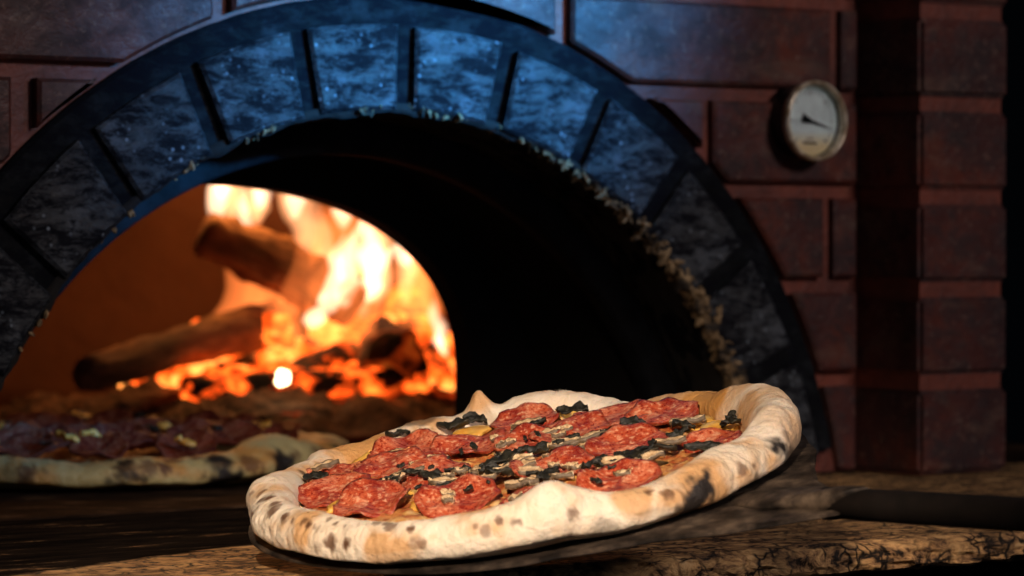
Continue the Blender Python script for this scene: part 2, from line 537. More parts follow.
bm = bmesh.new()
def bar2(bm, a, b, w, y0, y1):
    a = Vector(a); b = Vector(b); d = (b - a).normalized(); nn = Vector((-d.y, d.x)) * w / 2
    q = [a + nn, a - nn, b - nn, b + nn]
    v0 = [bm.verts.new((p.x, y0, p.y)) for p in q]; v1 = [bm.verts.new((p.x, y1, p.y)) for p in q]
    bm.faces.new(v1); bm.faces.new(v0[::-1])
    for i in range(4): bm.faces.new((v0[i], v0[(i + 1) % 4], v1[(i + 1) % 4], v1[i]))
for k in range(31):
    a = R(225 - 270 * k / 30)
    L = .0225 if k % 5 else .0205
    bar2(bm, (L * math.cos(a), L * math.sin(a)), (.0245 * math.cos(a), .0245 * math.sin(a)), .0005 if k % 5 else .0009, -.0134, -.0138)
t = NT('faded_ink'); M['ink'] = t.out((.10, .10, .09), .6)
me_obj('scale_marks', bm, M['ink'], dl)
bm = bmesh.new()
bar2(bm, (-.0075, -.0175), (.0065, -.0180), .0022, -.0134, -.0138)
bar2(bm, (-.0045, -.0140), (.0035, -.0142), .0009, -.0134, -.0138)
t = NT('brown_print'); M['print'] = t.out((.20, .13, .05), .6)
me_obj('printed_marking', bm, M['print'], dl)
bm = bmesh.new()
# tapered pointer with a broad tail
pv = Vector((-.006, .001)); tip = Vector((.0205, -.0058)); d = (tip - pv).normalized(); q = Vector((-d.y, d.x))
pts = [pv - d * .0035 + q * .0042, pv - d * .0042 - q * .003, pv + d * .002 - q * .0026, pv + d * .006 - q * .0011, tip, pv + d * .006 + q * .0011, pv + d * .0015 + q * .0026]
v0 = [bm.verts.new((p.x, -.0145, p.y)) for p in pts]; v1 = [bm.verts.new((p.x, -.0155, p.y)) for p in pts]
bm.faces.new(v1); bm.faces.new(v0[::-1])
for i in range(len(pts)): bm.faces.new((v0[i], v0[(i + 1) % len(pts)], v1[(i + 1) % len(pts)], v1[i]))
me_obj('pointer', bm, M['black'], th)
bm = bmesh.new(); disc_lathe(bm, [(.0289, -.0188), (.0289, -.0196), (.0002, -.0196), (.0002, -.0188)])
me_obj('glass_cover', bm, M['glass'], th)

# ------------------------------------------------------------------ peel and pizza frame
NV = Vector((-.236, -.046, 1)).normalized()
LY = (Vector((0, 1, 0)) - NV * NV.y).normalized(); LX = LY.cross(NV)
FR = Matrix((LX, LY, NV)).transposed().to_4x4()
PC = Vector((-.179, -.438, .045))
peel = tag(empty('pizza_peel', PC), 'sooty dark metal pizza peel carrying the pepperoni pizza, its round handle to the right', 'pizza peel')
peel.matrix_world = Matrix.Translation(PC) @ FR
t = NT('worn_dark_steel'); n = t.noise(34, 6, .7); n2 = t.noise(120, 4, .6)
c = t.ramp(n, [(.40, (.010, .007, .005)), (.52, (.05, .036, .026)), (.66, (.15, .11, .075))])
M['steel'] = t.out(c, t.ramp(n2, [(.3, .5), (.7, .75)]), t.bump(n2, .25, .001), Metallic=.3)
t = NT('black_handle'); n = t.noise(60, 4)
M['handle'] = t.out(t.ramp(n, [(.3, (.006, .005, .004)), (.8, (.015, .010, .008))]), .75, t.bump(n, .2, .001))
# blade outline
out = [(-.084, -.139), (-.068, -.154), (-.042, -.173), (-.027, -.190), (-.014, -.203), (.004, -.216), (.020, -.226), (.034, -.236), (.056, -.228), (.062, -.205), (.074, -.176), (.095, -.150), (.122, -.122)]
for k in range(54):
    a = R(-38 + 270 * k / 53)
    g = math.degrees(a)
    rr = .168 - .012 * math.exp(-((g - 188) / 28) ** 2)
    out.append((rr * math.cos(a), rr * math.sin(a)))
bm = bmesh.new()
n = len(out)
def ringpts(s, z):
    r = []
    for x, y in out:
        rr = math.hypot(x, y)
        lift = .004 * max(0, (rr - .15) / .03) if rr < .182 else .004
        r.append((x * s, y * s, z + lift * (s > .9) * .6))
    return r
loft(bm, [ringpts(.3, -.0045), ringpts(.92, -.0045), ringpts(.985, -.0042), ringpts(1, -.003), ringpts(1, -.0016), ringpts(.985, -.0008), ringpts(.92, -.001), ringpts(.3, -.001)])
me_obj('blade', bm, M['steel'], peel)
# tapered forged neck lapping over the blade
bm = bmesh.new()
rings = []
for y, x, hw, hh, z in ((-.150, .036, .006, .001, .000), (-.165, .036, .016, .003, .001), (-.190, .038, .0190, .0050, .002), (-.207, .040, .0165, .0075, .003), (-.222, .042, .0125, .0095, .003), (-.232, .043, .0112, .0105, .003), (-.236, .0435, .0102, .0098, .003)):
    rings.append([(x + hw * math.cos(2 * PI * k / 28), y - (.012 if y < -.2 else 0) * math.sin(2 * PI * k / 28 + .6), z + hh * math.sin(2 * PI * k / 28) * (1 + .06 * noise.noise(Vector((k * .5, y * 60, 0))))) for k in range(28)])
loft(bm, rings)
me_obj('neck', bm, M['steel'], peel, True)
bm = bmesh.new()
rings = []
for i in range(24):
    u = i / 23
    y = -.240 - .95 * u
    rad = .0086 + .0006 * math.sin(min(1, u * 6) * PI / 2)
    rings.append([(.040 + .21 * .95 * u + rad * math.cos(2 * PI * k / 24), y + .02, .003 + rad * math.sin(2 * PI * k / 24)) for k in range(24)])
loft(bm, rings)
me_obj('handle', bm, M['handle'], peel, True)

# ------------------------------------------------------------------ pizza building
def mat_crust(name, pale=(.84, .73, .57), tint=(.70, .49, .27)):
    t = NT(name)
    at = t.node('ShaderNodeAttribute', attribute_name='char')
    n1 = t.noise(35, 5, .6); n2 = t.noise(260, 4, .6)
    c = t.mix(t.ramp(n1, [(.45, 0), (.75, .55)]), pale, tint)
    sep = t.node('ShaderNodeSeparateColor'); t.link(at.outputs['Color'], sep.inputs[0])
    c = t.mix(t.ramp(sep.outputs[1], [(0, 0), (1, 1)]), c, (.58, .27, .055))
    c = t.mix(t.ramp(sep.outputs[0], [(.0, 0), (.35, .5), (1, 1)]), c, (.12, .050, .020))
    c = t.mix(t.ramp(sep.outputs[2], [(0, 0), (1, 1)]), c, (.014, .009, .006))
    t.b.inputs['Subsurface Weight'].default_value = .08
    t.b.inputs['Subsurface Radius'].default_value = (.006, .003, .0015)
    return t.out(c, .6, t.bump(n2, .5, .002, t.bump(t.noise(90, 5, .7), .6, .004)))
def mat_topping(name, d=1.0):
    t = NT(name)
    n1 = t.noise(55, 6, .7, None, .5); n2 = t.noise(26, 4, .6); n3 = t.noise(150, 5, .7)
    k = lambda c: tuple(x * d for x in c)
    c = t.ramp(n1, [(.32, k((.20, .025, .010))), (.44, k((.50, .13, .035))), (.53, k((.72, .40, .12))), (.64, k((.82, .62, .34))), (.8, k((.85, .72, .50)))])
    c = t.mix(t.ramp(n2, [(.56, 0), (.66, .8)]), c, k((.50, .11, .030)))
    c = t.mix(t.ramp(n3, [(.60, 0), (.70, .7)]), c, k((.10, .04, .015)))
    return t.out(c, .38, t.bump(n1, .6, .006, t.bump(n3, .4, .002)))
def mat_pep(name, d=1.0):
    t = NT(name)
    n1 = t.noise(42, 4, .6); n2 = t.noise(330, 4, .65)
    k = lambda c: tuple(x * d for x in c)
    n4 = t.noise(95, 4, .6)
    c = t.ramp(n1, [(.34, k((.26, .026, .016))), (.50, k((.52, .082, .030))), (.68, k((.64, .155, .062)))])
    c = t.mix(t.ramp(n4, [(.54, 0), (.68, .5)]), c, k((.66, .24, .13)))
    c = t.mix(t.ramp(n2, [(.54, 0), (.62, .7)]), c, k((.84, .47, .28)))
    c = t.mix(t.ramp(n2, [(.38, .8), (.46, 0)]), c, k((.24, .020, .012)))
    at = t.node('ShaderNodeAttribute', attribute_name='edge')
    c = t.mix(t.math('MULTIPLY', at.outputs['Fac'], t.ramp(n4, [(.35, .95), (.65, .2)])), c, k((.20, .022, .012)))
    return t.out(c, t.ramp(n2, [(.3, .22), (.7, .42)]), t.bump(n2, .5, .0018, t.bump(n4, .3, .003)))
M['crust'] = mat_crust('pale_blistered_dough')
M['top'] = mat_topping('melted_cheese_and_tomato')
M['pep'] = mat_pep('red_pepperoni')
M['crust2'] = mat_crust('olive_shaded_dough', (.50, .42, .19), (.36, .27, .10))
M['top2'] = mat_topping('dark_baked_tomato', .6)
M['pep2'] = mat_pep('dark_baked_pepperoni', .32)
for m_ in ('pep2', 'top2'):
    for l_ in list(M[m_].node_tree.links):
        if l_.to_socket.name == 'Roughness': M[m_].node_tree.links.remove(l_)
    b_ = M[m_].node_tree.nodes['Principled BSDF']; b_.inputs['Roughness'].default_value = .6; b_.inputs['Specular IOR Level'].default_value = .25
t = NT('browned_mushroom'); n = t.noise(80, 5, .7); at = t.node('ShaderNodeAttribute', attribute_name='edge')
c = t.ramp(n, [(.35, (.40, .23, .10)), (.50, (.76, .56, .32)), (.64, (.86, .74, .52))])
c = t.mix(t.ramp(at.outputs['Fac'], [(.7, 0), (1, .85)]), c, (.05, .028, .014))
M['mush'] = t.out(c, .5, t.bump(n, .5, .003))
t = NT('charred_leaf'); n = t.noise(120, 5, .7)
M['leaf'] = t.out(t.ramp(n, [(.4, (.008, .008, .006)), (.62, (.028, .026, .014)), (.75, (.10, .065, .03))]), .5, t.bump(n, .7, .003))
t = NT('melted_yellow_cheese'); n = t.noise(50, 4, .6)
M['cheese'] = t.out(t.ramp(n, [(.35, (.62, .28, .04)), (.55, (.82, .50, .11)), (.75, (.85, .66, .30))]), .25, t.bump(n, .4, .003))

def crust_R(a, Rr, seed):
    """radius along angle: slightly irregular loaf"""
    v = Vector((math.cos(a), math.sin(a), seed))
    g = (math.degrees(a) - 25 + 180) % 360 - 180
    return Rr * (1 + .022 * noise.noise(v * 1.6) + .012 * noise.noise(v * 5)) - (.012 * math.exp(-(g / 48) ** 2) if seed == 3 else 0)
M['handle'].node_tree.nodes['Principled BSDF'].inputs['Specular IOR Level'].default_value = .15
M['steel'].node_tree.nodes['Principled BSDF'].inputs['Specular IOR Level'].default_value = .3
def make_pizza(name, Rr, seed, spots, burns, knots, mats, N=720, hc=.021, wid=.026, spot_n=260, orange=()):
    """knots: (angle deg, width deg, extra height, extra inward width)"""
    root = empty(name)
    rnd = random.Random(seed)
    bm = bmesh.new()
    lay = bm.verts.layers.float_color.new('char')
    sp = []
    for i in range(spot_n):
        a = rnd.uniform(0, 2 * PI); h = rnd.triangular(0, 1, .35)
        sp.append((a, h, rnd.uniform(.0012, .0046) * (1.1 if h < .5 else .8), rnd.uniform(.3, 1)))
    sp += spots
    cell = {}
    def spt(a, h):
        rr = Rr - (.006 if h < .3 else .0) - wid * .8 * max(0, (h - .62) / .38)
        z = hc * (math.sin(min(1, h / .62) * PI / 2))
        return Vector((rr * math.cos(a), rr * math.sin(a), z))
    pts = [(spt(a, h), r, k) for a, h, r, k in sp]
    for p, r, k in pts:
        ang = int(math.degrees(math.atan2(p.y, p.x)) // 6) % 60
        for q in (-1, 0, 1): cell.setdefault((ang + q) % 60, []).append((p, r, k))
    K = 40
    vr = []
    for i in range(N):
        a = 2 * PI * i / N
        Rx = crust_R(a, Rr, seed)
        w = wid * (1 + .25 * noise.noise(Vector((math.cos(a) * 2.2, math.sin(a) * 2.2, seed + 4))))
        h = hc * (1 + .22 * noise.noise(Vector((math.cos(a) * 3.1, math.sin(a) * 3.1, seed + 9))))
        for (ka, kw, kh, kin) in knots:
            dd = (math.degrees(a) - ka + 180) % 360 - 180
            g = math.exp(-(dd / kw) ** 2)
            h += kh * g; w += kin * g
        col = []
        # profile from inner foot of the rim, over the bulge, to the underside
        for j in range(K + 1):
            u = j / K
            if u < .12:
                v = u / .12; r = Rx - w * 1.55 + w * .35 * v; z = .0035 + h * .06 * v
            elif u < .85:
                v = (u - .12) / .73
                ang = PI * 1.12 * v
                r = Rx - w * .60 - w * .60 * math.cos(ang)
                z = h * (.50 + .50 * math.sin(ang)) if v < .5 else h * (.46 + .54 * math.sin(ang))
                if v < .5: z = .0055 + (h - .0055) * math.sin(ang) ** .8
            else:
                v = (u - .85) / .15
                r = Rx - w * .6 + w * .6 * math.cos(.12 * PI) * (1 - v) * 1 - w * .2 * v
                z = max(0.0004, h * (.46 - .54 * math.sin(.12 * PI)) * max(0, 1 - v) ** 1.3)
            p = Vector((r * math.cos(a), r * math.sin(a), z))
            nn = .0042 * noise.noise(p * 26 + Vector((0, 0, seed))) + .0018 * fbm(p + Vector((0, 0, seed)), 60, 4) + .0005 * fbm(p, 240, 2)
            if u > .9: nn *= .2
            out_d = Vector((math.cos(a), math.sin(a), .9)).normalized()
            p += out_d * nn
            p.z = max(p.z, .0003)
            vt = bm.verts.new(p)
            # leopard spots / toasted zones with painted underside shade / burns
            s = 0
            for q, rr, k in cell.get(int(math.degrees(math.atan2(p.y, p.x)) // 6) % 60, ()):
                d = (p - q).length / rr
                d += .45 * noise.noise(p * 300)
                if d < 1.25: s = max(s, k * min(1, (1.25 - d) / .45))
            toast = 0
            f = fbm(p + Vector((3, 1, seed)), 28, 4)
            toast = max(0, min(1, (f - .10) * 2.4)) * .75 * (1 if z > h * .5 else .8)
            if z < h * .35: toast = max(toast, .55 * (1 - z / (h * .35)) * (.4 + max(0, f)))  # browns the bottom rim to paint in its underside shading
            for bx, by, bz, br, bk in orange:
                d = (p - Vector((bx, by, bz))).length / br + .3 * f
                if d < 1: toast = max(toast, bk * min(1, (1 - d) * 3))
            b = 0
            for bx, by, bz, br, bk in burns:
                d = (p - Vector((bx, by, bz))).length / br + .55 * fbm(p + Vector((1, 5, 0)), 90, 3)
                if d < 1: b = max(b, bk * min(1, (1 - d) * 2.6))
            vt[lay] = (s, toast, b, 1)
            col.append(vt)
        vr.append(col)
    for i in range(N):
        a, b = vr[i], vr[(i + 1) % N]
        for j in range(K): bm.faces.new((a[j], a[j + 1], b[j + 1], b[j]))
    bm.faces.new([c[K] for c in vr]); 
    bm.faces.new([c[0] for c in vr][::-1])
    me_obj('crust', bm, mats[0], root, True)
    # lumpy topping bed inside the rim
    bm = bmesh.new()
    nr, na = 60, 200
    rows = []
    for j in range(1, nr + 1):
        row = []
        for i in range(na):
            a = 2 * PI * i / na
            rr = (crust_R(a, Rr, seed) - wid * 1.12) * j / nr
            p = Vector((rr * math.cos(a), rr * math.sin(a), 0))
            z = .0088 + .0034 * fbm(p + Vector((0, 0, seed)), 38, 4) + .0016 * fbm(p, 130, 2)
            if j > nr - 5: z -= .004 * (j - nr + 5) / 5
            row.append(bm.verts.new((p.x, p.y, max(.0045 if j < nr - 3 else .0022, z))))
        rows.append(row)
    c0 = bm.verts.new((0, 0, .007))
    for i in range(na): bm.faces.new((c0, rows[0][i], rows[0][(i + 1) % na]))
    for a, b in zip(rows, rows[1:]):
        for i in range(na):
            j = (i + 1) % na
            bm.faces.new((a[i], b[i], b[j], a[j]))
    me_obj('tomato_and_cheese', bm, mats[1], root, True)
    return root
def edge_attr(bm):
    return bm.verts.layers.float_color.new('edge')
def slice_mesh(rad, thick, seed, cup=.12, fold=0, aspect=1.0, mat=None, name='pepperoni_slice', parent=None, ragged=.07):
    """a thin, wavy, cupped round slice"""
    bm = bmesh.new(); lay = edge_attr(bm)
    nr, na = 12, 44
    up, dn = [], []
    for side, rows in ((1, up), (-1, dn)):
        for j in range(nr + 1):
            f = j / nr
            row = []
            for i in range(na):
                a = 2 * PI * i / na
                q = Vector((math.cos(a), math.sin(a), seed * 3.1))
                rr = rad * f * (1 + ragged * noise.noise(q * 2.5) * 2)
                x, y = rr * math.cos(a), rr * math.sin(a) * aspect
                z = cup * rad * f * f + rad * .22 * f * noise.noise(Vector((x / rad * 1.5, y / rad * 1.5, seed))) + rad * .03 * noise.noise(Vector((x / rad * 5, y / rad * 5, seed)))
                z += rad * .05 * f * math.sin(3 * a + seed) 
                z += fold * rad * max(0, (y / rad) - .05) ** 1.5
                th = thick * (1 if f < .93 else .55)
                v = bm.verts.new((x, y, z + side * th / 2))
                e = max(0, (f - .80) / .2)
                v[lay] = (e, e, e, 1)
                row.append(v)
                if j == 0: break
            rows.append(row)
    for rows, s in ((up, 1), (dn, -1)):
        for i in range(na): bm.faces.new((rows[0][0], rows[1][i], rows[1][(i + 1) % na]))
        for a, b in zip(rows[1:], rows[2:]):
            for i in range(na):
                j = (i + 1) % na
                bm.faces.new((a[i], b[i], b[j], a[j]))
    for i in range(na):
        j = (i + 1) % na
        bm.faces.new((up[-1][i], dn[-1][i], dn[-1][j], up[-1][j]))
    return me_obj(name, bm, mat, parent, True)
def leaf_mesh(L, w, seed, mat, parent, name='charred_leaf', thick=.0012, crinkle=1.0):
    """shrivelled leaf or strip, crinkled along its length"""
    bm = bmesh.new(); lay = edge_attr(bm)
    n, m = 18, 6
    up, dn = [], []
    for side, rows in ((1, up), (-1, dn)):
        for i in range(n + 1):
            u = i / n
            row = []
            ww = w * (math.sin(PI * (u * .92 + .04)) ** .7) * (1 + .5 * noise.noise(Vector((u * 3.5, seed, 2))) + .25 * noise.noise(Vector((u * 11, seed, 2))))
            cy = L * .18 * noise.noise(Vector((u * 2.5, seed, 7)))
            for j in range(m + 1):
                v = j / m * 2 - 1
                z = crinkle * (.0026 * noise.noise(Vector((u * 4, v * 1.6, seed))) + .0009 * noise.noise(Vector((u * 10, v * 4, seed)))) + w * .12 * v * v
                vv = bm.verts.new(((u - .5) * L, cy + v * ww / 2, z + side * thick / 2))
                e = abs(v) ** 3; vv[lay] = (e, e, e, 1)
                row.append(vv)
            rows.append(row)
    for rows in (up, dn):
        for a, b in zip(rows, rows[1:]):
            for j in range(m): bm.faces.new((a[j], a[j + 1], b[j + 1], b[j]))
    loop_u = [r[0] for r in up] + up[-1][1:] + [r[-1] for r in up[::-1][1:]] + up[0][::-1][1:-1]
    loop_d = [r[0] for r in dn] + dn[-1][1:] + [r[-1] for r in dn[::-1][1:]] + dn[0][::-1][1:-1]
    for i in range(len(loop_u)):
        j = (i + 1) % len(loop_u)
        bm.faces.new((loop_u[i], loop_u[j], loop_d[j], loop_d[i]))
    return me_obj(name, bm, mat, parent, True)
def chunk_mesh(r, seed, mat, parent, name, flat=.5, sub=3):
    bm = bmesh.new(); lay = edge_attr(bm)
    bmesh.ops.create_icosphere(bm, subdivisions=sub, radius=r)
    for v in bm.verts:
        v.co *= 1 + .75 * noise.noise(v.co * (.9 / r) + Vector((seed * 7.3, 0, 0))) + .25 * noise.noise(v.co * (2.6 / r))
        v.co.z *= flat
        e = max(0, min(1, .5 + 2 * noise.noise(v.co * (1.3 / r) + Vector((0, seed, 0))))); v[lay] = (e, e, e, 1)
    return me_obj(name, bm, mat, parent, True)

# ---- front pizza
burns = [(-.010, -.163, .006, .015, 1), (-.001, -.163, .013, .011, 1), (.008, -.158, .019, .007, 1), (-.048, -.166, .006, .006, .8), (.072, -.143, .018, .0075, 1), (.080, -.146, .014, .005, .7), (.045, -.155, .008, .005, .6),
         (.128, -.080, .012, .008, .5), (-.150, .045, .010, .006, .8), (.146, -.035, .022, .008, .6), (-.075, .118, .018, .009, .8), (.03, .150, .015, .012, .6), (.155, .01, .02, .010, .6),
         (-.060, -.150, .006, .012, .5), (.085, -.140, .004, .014, .7)]
orange = [(.128, -.005, .014, .034, .95), (.118, .035, .012, .03, .9), (.118, -.075, .014, .026, .7), (.145, -.03, .02, .03, .55), (.10, -.12, .004, .03, .6), (-.04, -.155, .02, .014, .7), (-.02, .15, .016, .03, .9), (.08, .14, .016, .022, .6), (.15, .02, .004, .035, .8), (.0, -.160, .008, .028, .8), (.135, -.08, .03, .02, .4)]
spots = []
rs = random.Random(5)
for i in range(55):   # dense leopard spotting at the left end
    spots.append((R(rs.uniform(145, 205)), rs.uniform(.15, .95), rs.uniform(.0018, .0042), rs.uniform(.5, 1)))
for a, h, r_, k in ((203, .55, .0042, 1), (213, .30, .003, .7), (224, .6, .0035, .8), (231, .5, .003, .6), (243, .45, .004, .7), (251, .6, .003, .6), (262, .4, .004, .8), (190, .6, .0038, 1)):
    spots.append((R(a), h, r_, k))
knots = [(240, 7, .011, .009), (222, 18, .002, .001), (300, 20, .005, .003), (332, 20, .008, .002), (348, 9, .003, .002), (20, 40, -.010, -.005), (85, 30, -.006, -.003), (110, 20, -.004, -.002), (63, 2.6, .012, -.004), (49, 9, .004, .001), (180, 20, .003, .001), (265, 14, .002, .001)]
pz = make_pizza('pizza', .166, 3, spots, burns, knots, (M['crust'], M['top'], M['pep']), N=1400, hc=.024, wid=.024, spot_n=80, orange=orange)
pz.matrix_world = Matrix.Translation(PC + NV * .0002) @ FR
tag(pz, 'round pepperoni and mushroom pizza with pale blistered crust, lying tilted on the metal peel', 'pizza')
TC = Vector((-0.55, -0.83, 0))   # local direction the slices lean towards (their low side)
def put(o, x, y, z, yaw=0, tilt=(0, 0), sc=(1, 1, 1)):
    o.rotation_mode = 'XYZ'
    o.location = (x, y, z); o.rotation_euler = (R(tilt[0]), R(tilt[1]), R(yaw)); o.scale = sc
# x, y, radius, lean toward viewer (deg), lift, cup, seed
PEP = [(-.086, .073, .0235, 12, .011, .10, 1), (-.091, .028, .0240, 10, .012, .12, 2), (-.038, .083, .0250, 8, .012, .10, 3), (-.010, .108, .0235, 6, .012, .14, 4),
       (-.038, .040, .0240, 12, .013, -.08, 5), (-.064, -.022, .0240, 12, .012, .10, 6), (.018, .078, .0235, 4, .012, .08, 7), (.069, .089, .0215, 14, .012, .05, 8),
       (.002, -.028, .0245, 10, .012, .10, 9), (-.043, -.072, .0245, 10, .012, -.10, 10), (.060, .030, .0250, 4, .013, .10, 11), (.092, .030, .0240, 2, .012, .09, 12),
       (.108, .000, .0230, 5, .013, .12, 13), (.052, -.036, .0250, 10, .013, .10, 14), (-.002, -.094, .0235, 10, .012, .10, 15), (.082, -.078, .0180, 8, .011, .08, 16),
       (.034, .040, .0210, 10, .012, .10, 17), (-.062, .108, .0200, 8, .010, .10, 18)]
view = math.degrees(math.atan2(-.83, -.55))
for x, y, r_, lean, z, cup, sd in PEP:
    o = slice_mesh(r_, .0022, sd, cup, mat=M['pep'], parent=pz)
    # lean: rotate about the axis perpendicular to the view direction
    ax = Vector((math.sin(R(36)), math.cos(R(36)), 0))     # away from the viewer
    side = Vector((ax.y, -ax.x, 0))
    rm = Matrix.Rotation(R(lean), 4, side) @ Matrix.Rotation(sd * 1.7, 4, 'Z')
    o.matrix_local = Matrix.Translation((x, y, z)) @ rm
rl = random.Random(21)
HB = [(.025, .011, .022, .007), (.011, .018, .018, .006), (.007, .140, .016, .008), (.038, .122, .026, .008), (.052, .118, .018, .008), (.110, .108, .014, .009), (.090, .066, .022, .008),
      (.049, -.064, .030, .008), (.034, -.066, .026, .012), (.024, -.068, .024, .010), (.060, -.097, .024, .008), (.104, -.069, .013, .006), (.119, -.057, .013, .006), (-.012, .008, .026, .009), (-.020, .002, .018, .006),
      (-.044, .030, .020, .007), (-.032, .022, .016, .006), (-.078, .106, .015, .011), (.092, -.040, .014, .007), (-.060, .050, .018, .007), (-.052, .004, .014, .005), (.008, -.060, .018, .006), (-.016, -.046, .020, .006), (.055, .060, .016, .006), (-.026, -.012, .018, .006),
      (.075, -.055, .014, .006), (-.022, .055, .014, .006), (.085, .000, .016, .006)]
for i, (x, y, L, w) in enumerate(HB):
    o = leaf_mesh(L, w, i + .37, M['leaf'], pz, crinkle=1.1)
    put(o, x, y, .0150 + rl.uniform(0, .002), rl.uniform(-70, 10), (rl.uniform(-15, 25), rl.uniform(-12, 12)))
MU = [(-.026, -.008, .024, .010), (-.016, -.027, .022, .010), (-.001, .006, .022, .010), (.047, .002, .030, .012), (.036, .006, .022, .010), (-.048, .016, .018, .009), (-.046, .054, .020, .010), (.030, -.080, .022, .010), (.017, -.070, .022, .009),
      (.100, -.034, .022, .010), (-.034, -.044, .020, .009), (-.012, -.050, .020, .008), (-.060, .122, .018, .010), (.060, .075, .020, .009), (-.022, .010, .018, .008), (-.010, -.010, .020, .008), (.064, -.060, .020, .009), (-.072, .050, .014, .007), (-.020, .100, .016, .008)]
for i in range(34):    # crumbled mushroom and char between the slices
    MU.append((rl.uniform(-.08, .075), rl.uniform(-.095, .07), rl.uniform(.006, .014), rl.uniform(.003, .006)))
for i in range(34):
    x, y, L, w = rl.uniform(-.07, .07), rl.uniform(-.09, .07), rl.uniform(.005, .011), rl.uniform(.002, .0045)
    o = leaf_mesh(L, w, i + 200.3, M['leaf'], pz, crinkle=.5)
    put(o, x, y, .0150 + rl.uniform(0, .0025), rl.uniform(-90, 90), (rl.uniform(-15, 25), rl.uniform(-12, 12)))
for i, (x, y, L, w) in enumerate(MU):
    o = leaf_mesh(L, w, i + 50.2, M['mush'], pz, 'mushroom_slice', .0028, .7)
    put(o, x, y, .0135 + rl.uniform(0, .002), rl.uniform(-80, 0), (rl.uniform(-10, 20), rl.uniform(-8, 8)))
CH = [(-.03, -.062, .007), (-.075, .0, .008), (.0, -.048, .005), (.105, -.060, .012), (.090, -.055, .009), (.112, -.030, .010), (-.020, .128, .012), (.095, .085, .009), (.125, .030, .009), (-.055, .075, .007), (.015, -.118, .006), (.045, .110, .010), (-.100, .050, .008), (-.064, .030, .006), (-.012, .052, .007), (.070, .002, .007)]
for i, (x, y, r_) in enumerate(CH):
    o = chunk_mesh(r_, i + 1, M['cheese'], pz, 'melted_cheese', .35)
    put(o, x, y, .0095, rl.uniform(0, 180))

# ---- pizza already baking in the mouth of the oven
bspots = [(R(rs.uniform(200, 330)), rs.uniform(.1, .9), rs.uniform(.003, .008), rs.uniform(.5, 1)) for _ in range(60)]
pb = make_pizza('pizza', .215, 8, bspots, [(.06, -.20, .012, .016, 1), (.0, -.205, .008, .02, 1), (-.07, -.19, .008, .018, .9), (.15, -.14, .012, .012, 1)],
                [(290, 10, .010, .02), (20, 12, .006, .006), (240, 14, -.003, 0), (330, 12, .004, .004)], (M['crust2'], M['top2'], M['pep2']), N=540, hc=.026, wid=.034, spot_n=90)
pb.location = (-.045, .350, .0006); pb.rotation_euler = (0, 0, 0)
tag(pb, 'large dim pizza with dark red topping baking on the oven floor, left of the peel', 'pizza')
rp = random.Random(3)
k = 0
for ring, cnt in ((0, 1), (.055, 6), (.105, 11), (.150, 15)):
    for i in range(cnt):
        a = 2 * PI * i / cnt + ring * 9
        x, y = ring * math.cos(a) + rp.gauss(0, .006), ring * math.sin(a) + rp.gauss(0, .006)
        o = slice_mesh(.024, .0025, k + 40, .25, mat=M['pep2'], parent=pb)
        o.matrix_local = Matrix.Translation((x, y, .020 + rp.uniform(0, .012))) @ Matrix.Rotation(R(rp.uniform(6, 26)), 4, side) @ Matrix.Rotation(k, 4, 'Z')
        k += 1
for i in range(46):
    a = rp.uniform(0, 2 * PI); q = .165 * math.sqrt(rp.random())
    o = leaf_mesh(rp.uniform(.016, .034), rp.uniform(.007, .013), i + 90.1, M['leaf'] if i % 3 else M['cheese'], pb, 'charred_leaf' if i % 3 else 'melted_cheese', .002, 1.5)
    put(o, q * math.cos(a), q * math.sin(a), .026 + rp.uniform(0, .012), rp.uniform(0, 180), (rp.uniform(-20, 30), rp.uniform(-20, 20)))

# ------------------------------------------------------------------ fire
def mat_log(name, glow=0.0, bark=(.05, .028, .016), face=(.30, .15, .06)):
    t = NT(name)
    v = t.mapping((1, 1, .18)); n1 = t.noise(45, 6, .7, v); n2 = t.noise(20, 5, .6)
    c = t.ramp(n1, [(.35, tuple(x * .3 for x in bark)), (.55, bark), (.75, face)])
    t.out(c, .85, t.bump(n1, .9, .012))
    if glow:
        e = t.ramp(n2, [(.46, (0, 0, 0)), (.54, (.6, .05, .004)), (.68, (1, .26, .03))])
        t.link(e, t.b.inputs['Emission Color']); t.b.inputs['Emission Strength'].default_value = glow
    return t.m
M['log'] = mat_log('charring_wood', 0, (.22, .11, .05), (.75, .45, .20))
M['logh'] = mat_log('burning_wood', 3.5)
M['logk'] = mat_log('charcoal_black_wood', .35, (.02, .012, .008), (.10, .05, .03))
def log(a, b, ra, rb, mat, label, seed, group=None):
    a, b = Vector(a), Vector(b)
    d = b - a; L = d.length
    o_ = bmesh.new()
    rings = []
    ns = 26
    for i in range(ns + 1):
        u = i / ns
        rr = ra + (rb - ra) * u
        if i in (0, ns): rr *= .86
        ring = []
        for k in range(24):
            an = 2 * PI * k / 24
            q = rr * (1 + .30 * noise.noise(Vector((math.cos(an) * 1.3, math.sin(an) * 1.3, u * 4 + seed))) + .22 * noise.noise(Vector((math.cos(an) * 3, math.sin(an) * 3, u * 14 + seed))))
            q *= 1 - .12 * max(0, math.cos(an - 1)) ** 4       # a split flat side
            ring.append((q * math.cos(an) + .18 * rr * math.sin(u * 5 + seed), q * math.sin(an), u * L))
        rings.append(ring)
    loft(o_, rings)
    o = me_obj('firewood_log', o_, mat, None, True)
    o.location = a; o.rotation_euler = d.to_track_quat('Z', 'Y').to_euler()
    tag(o, label, 'log', group)
    return o
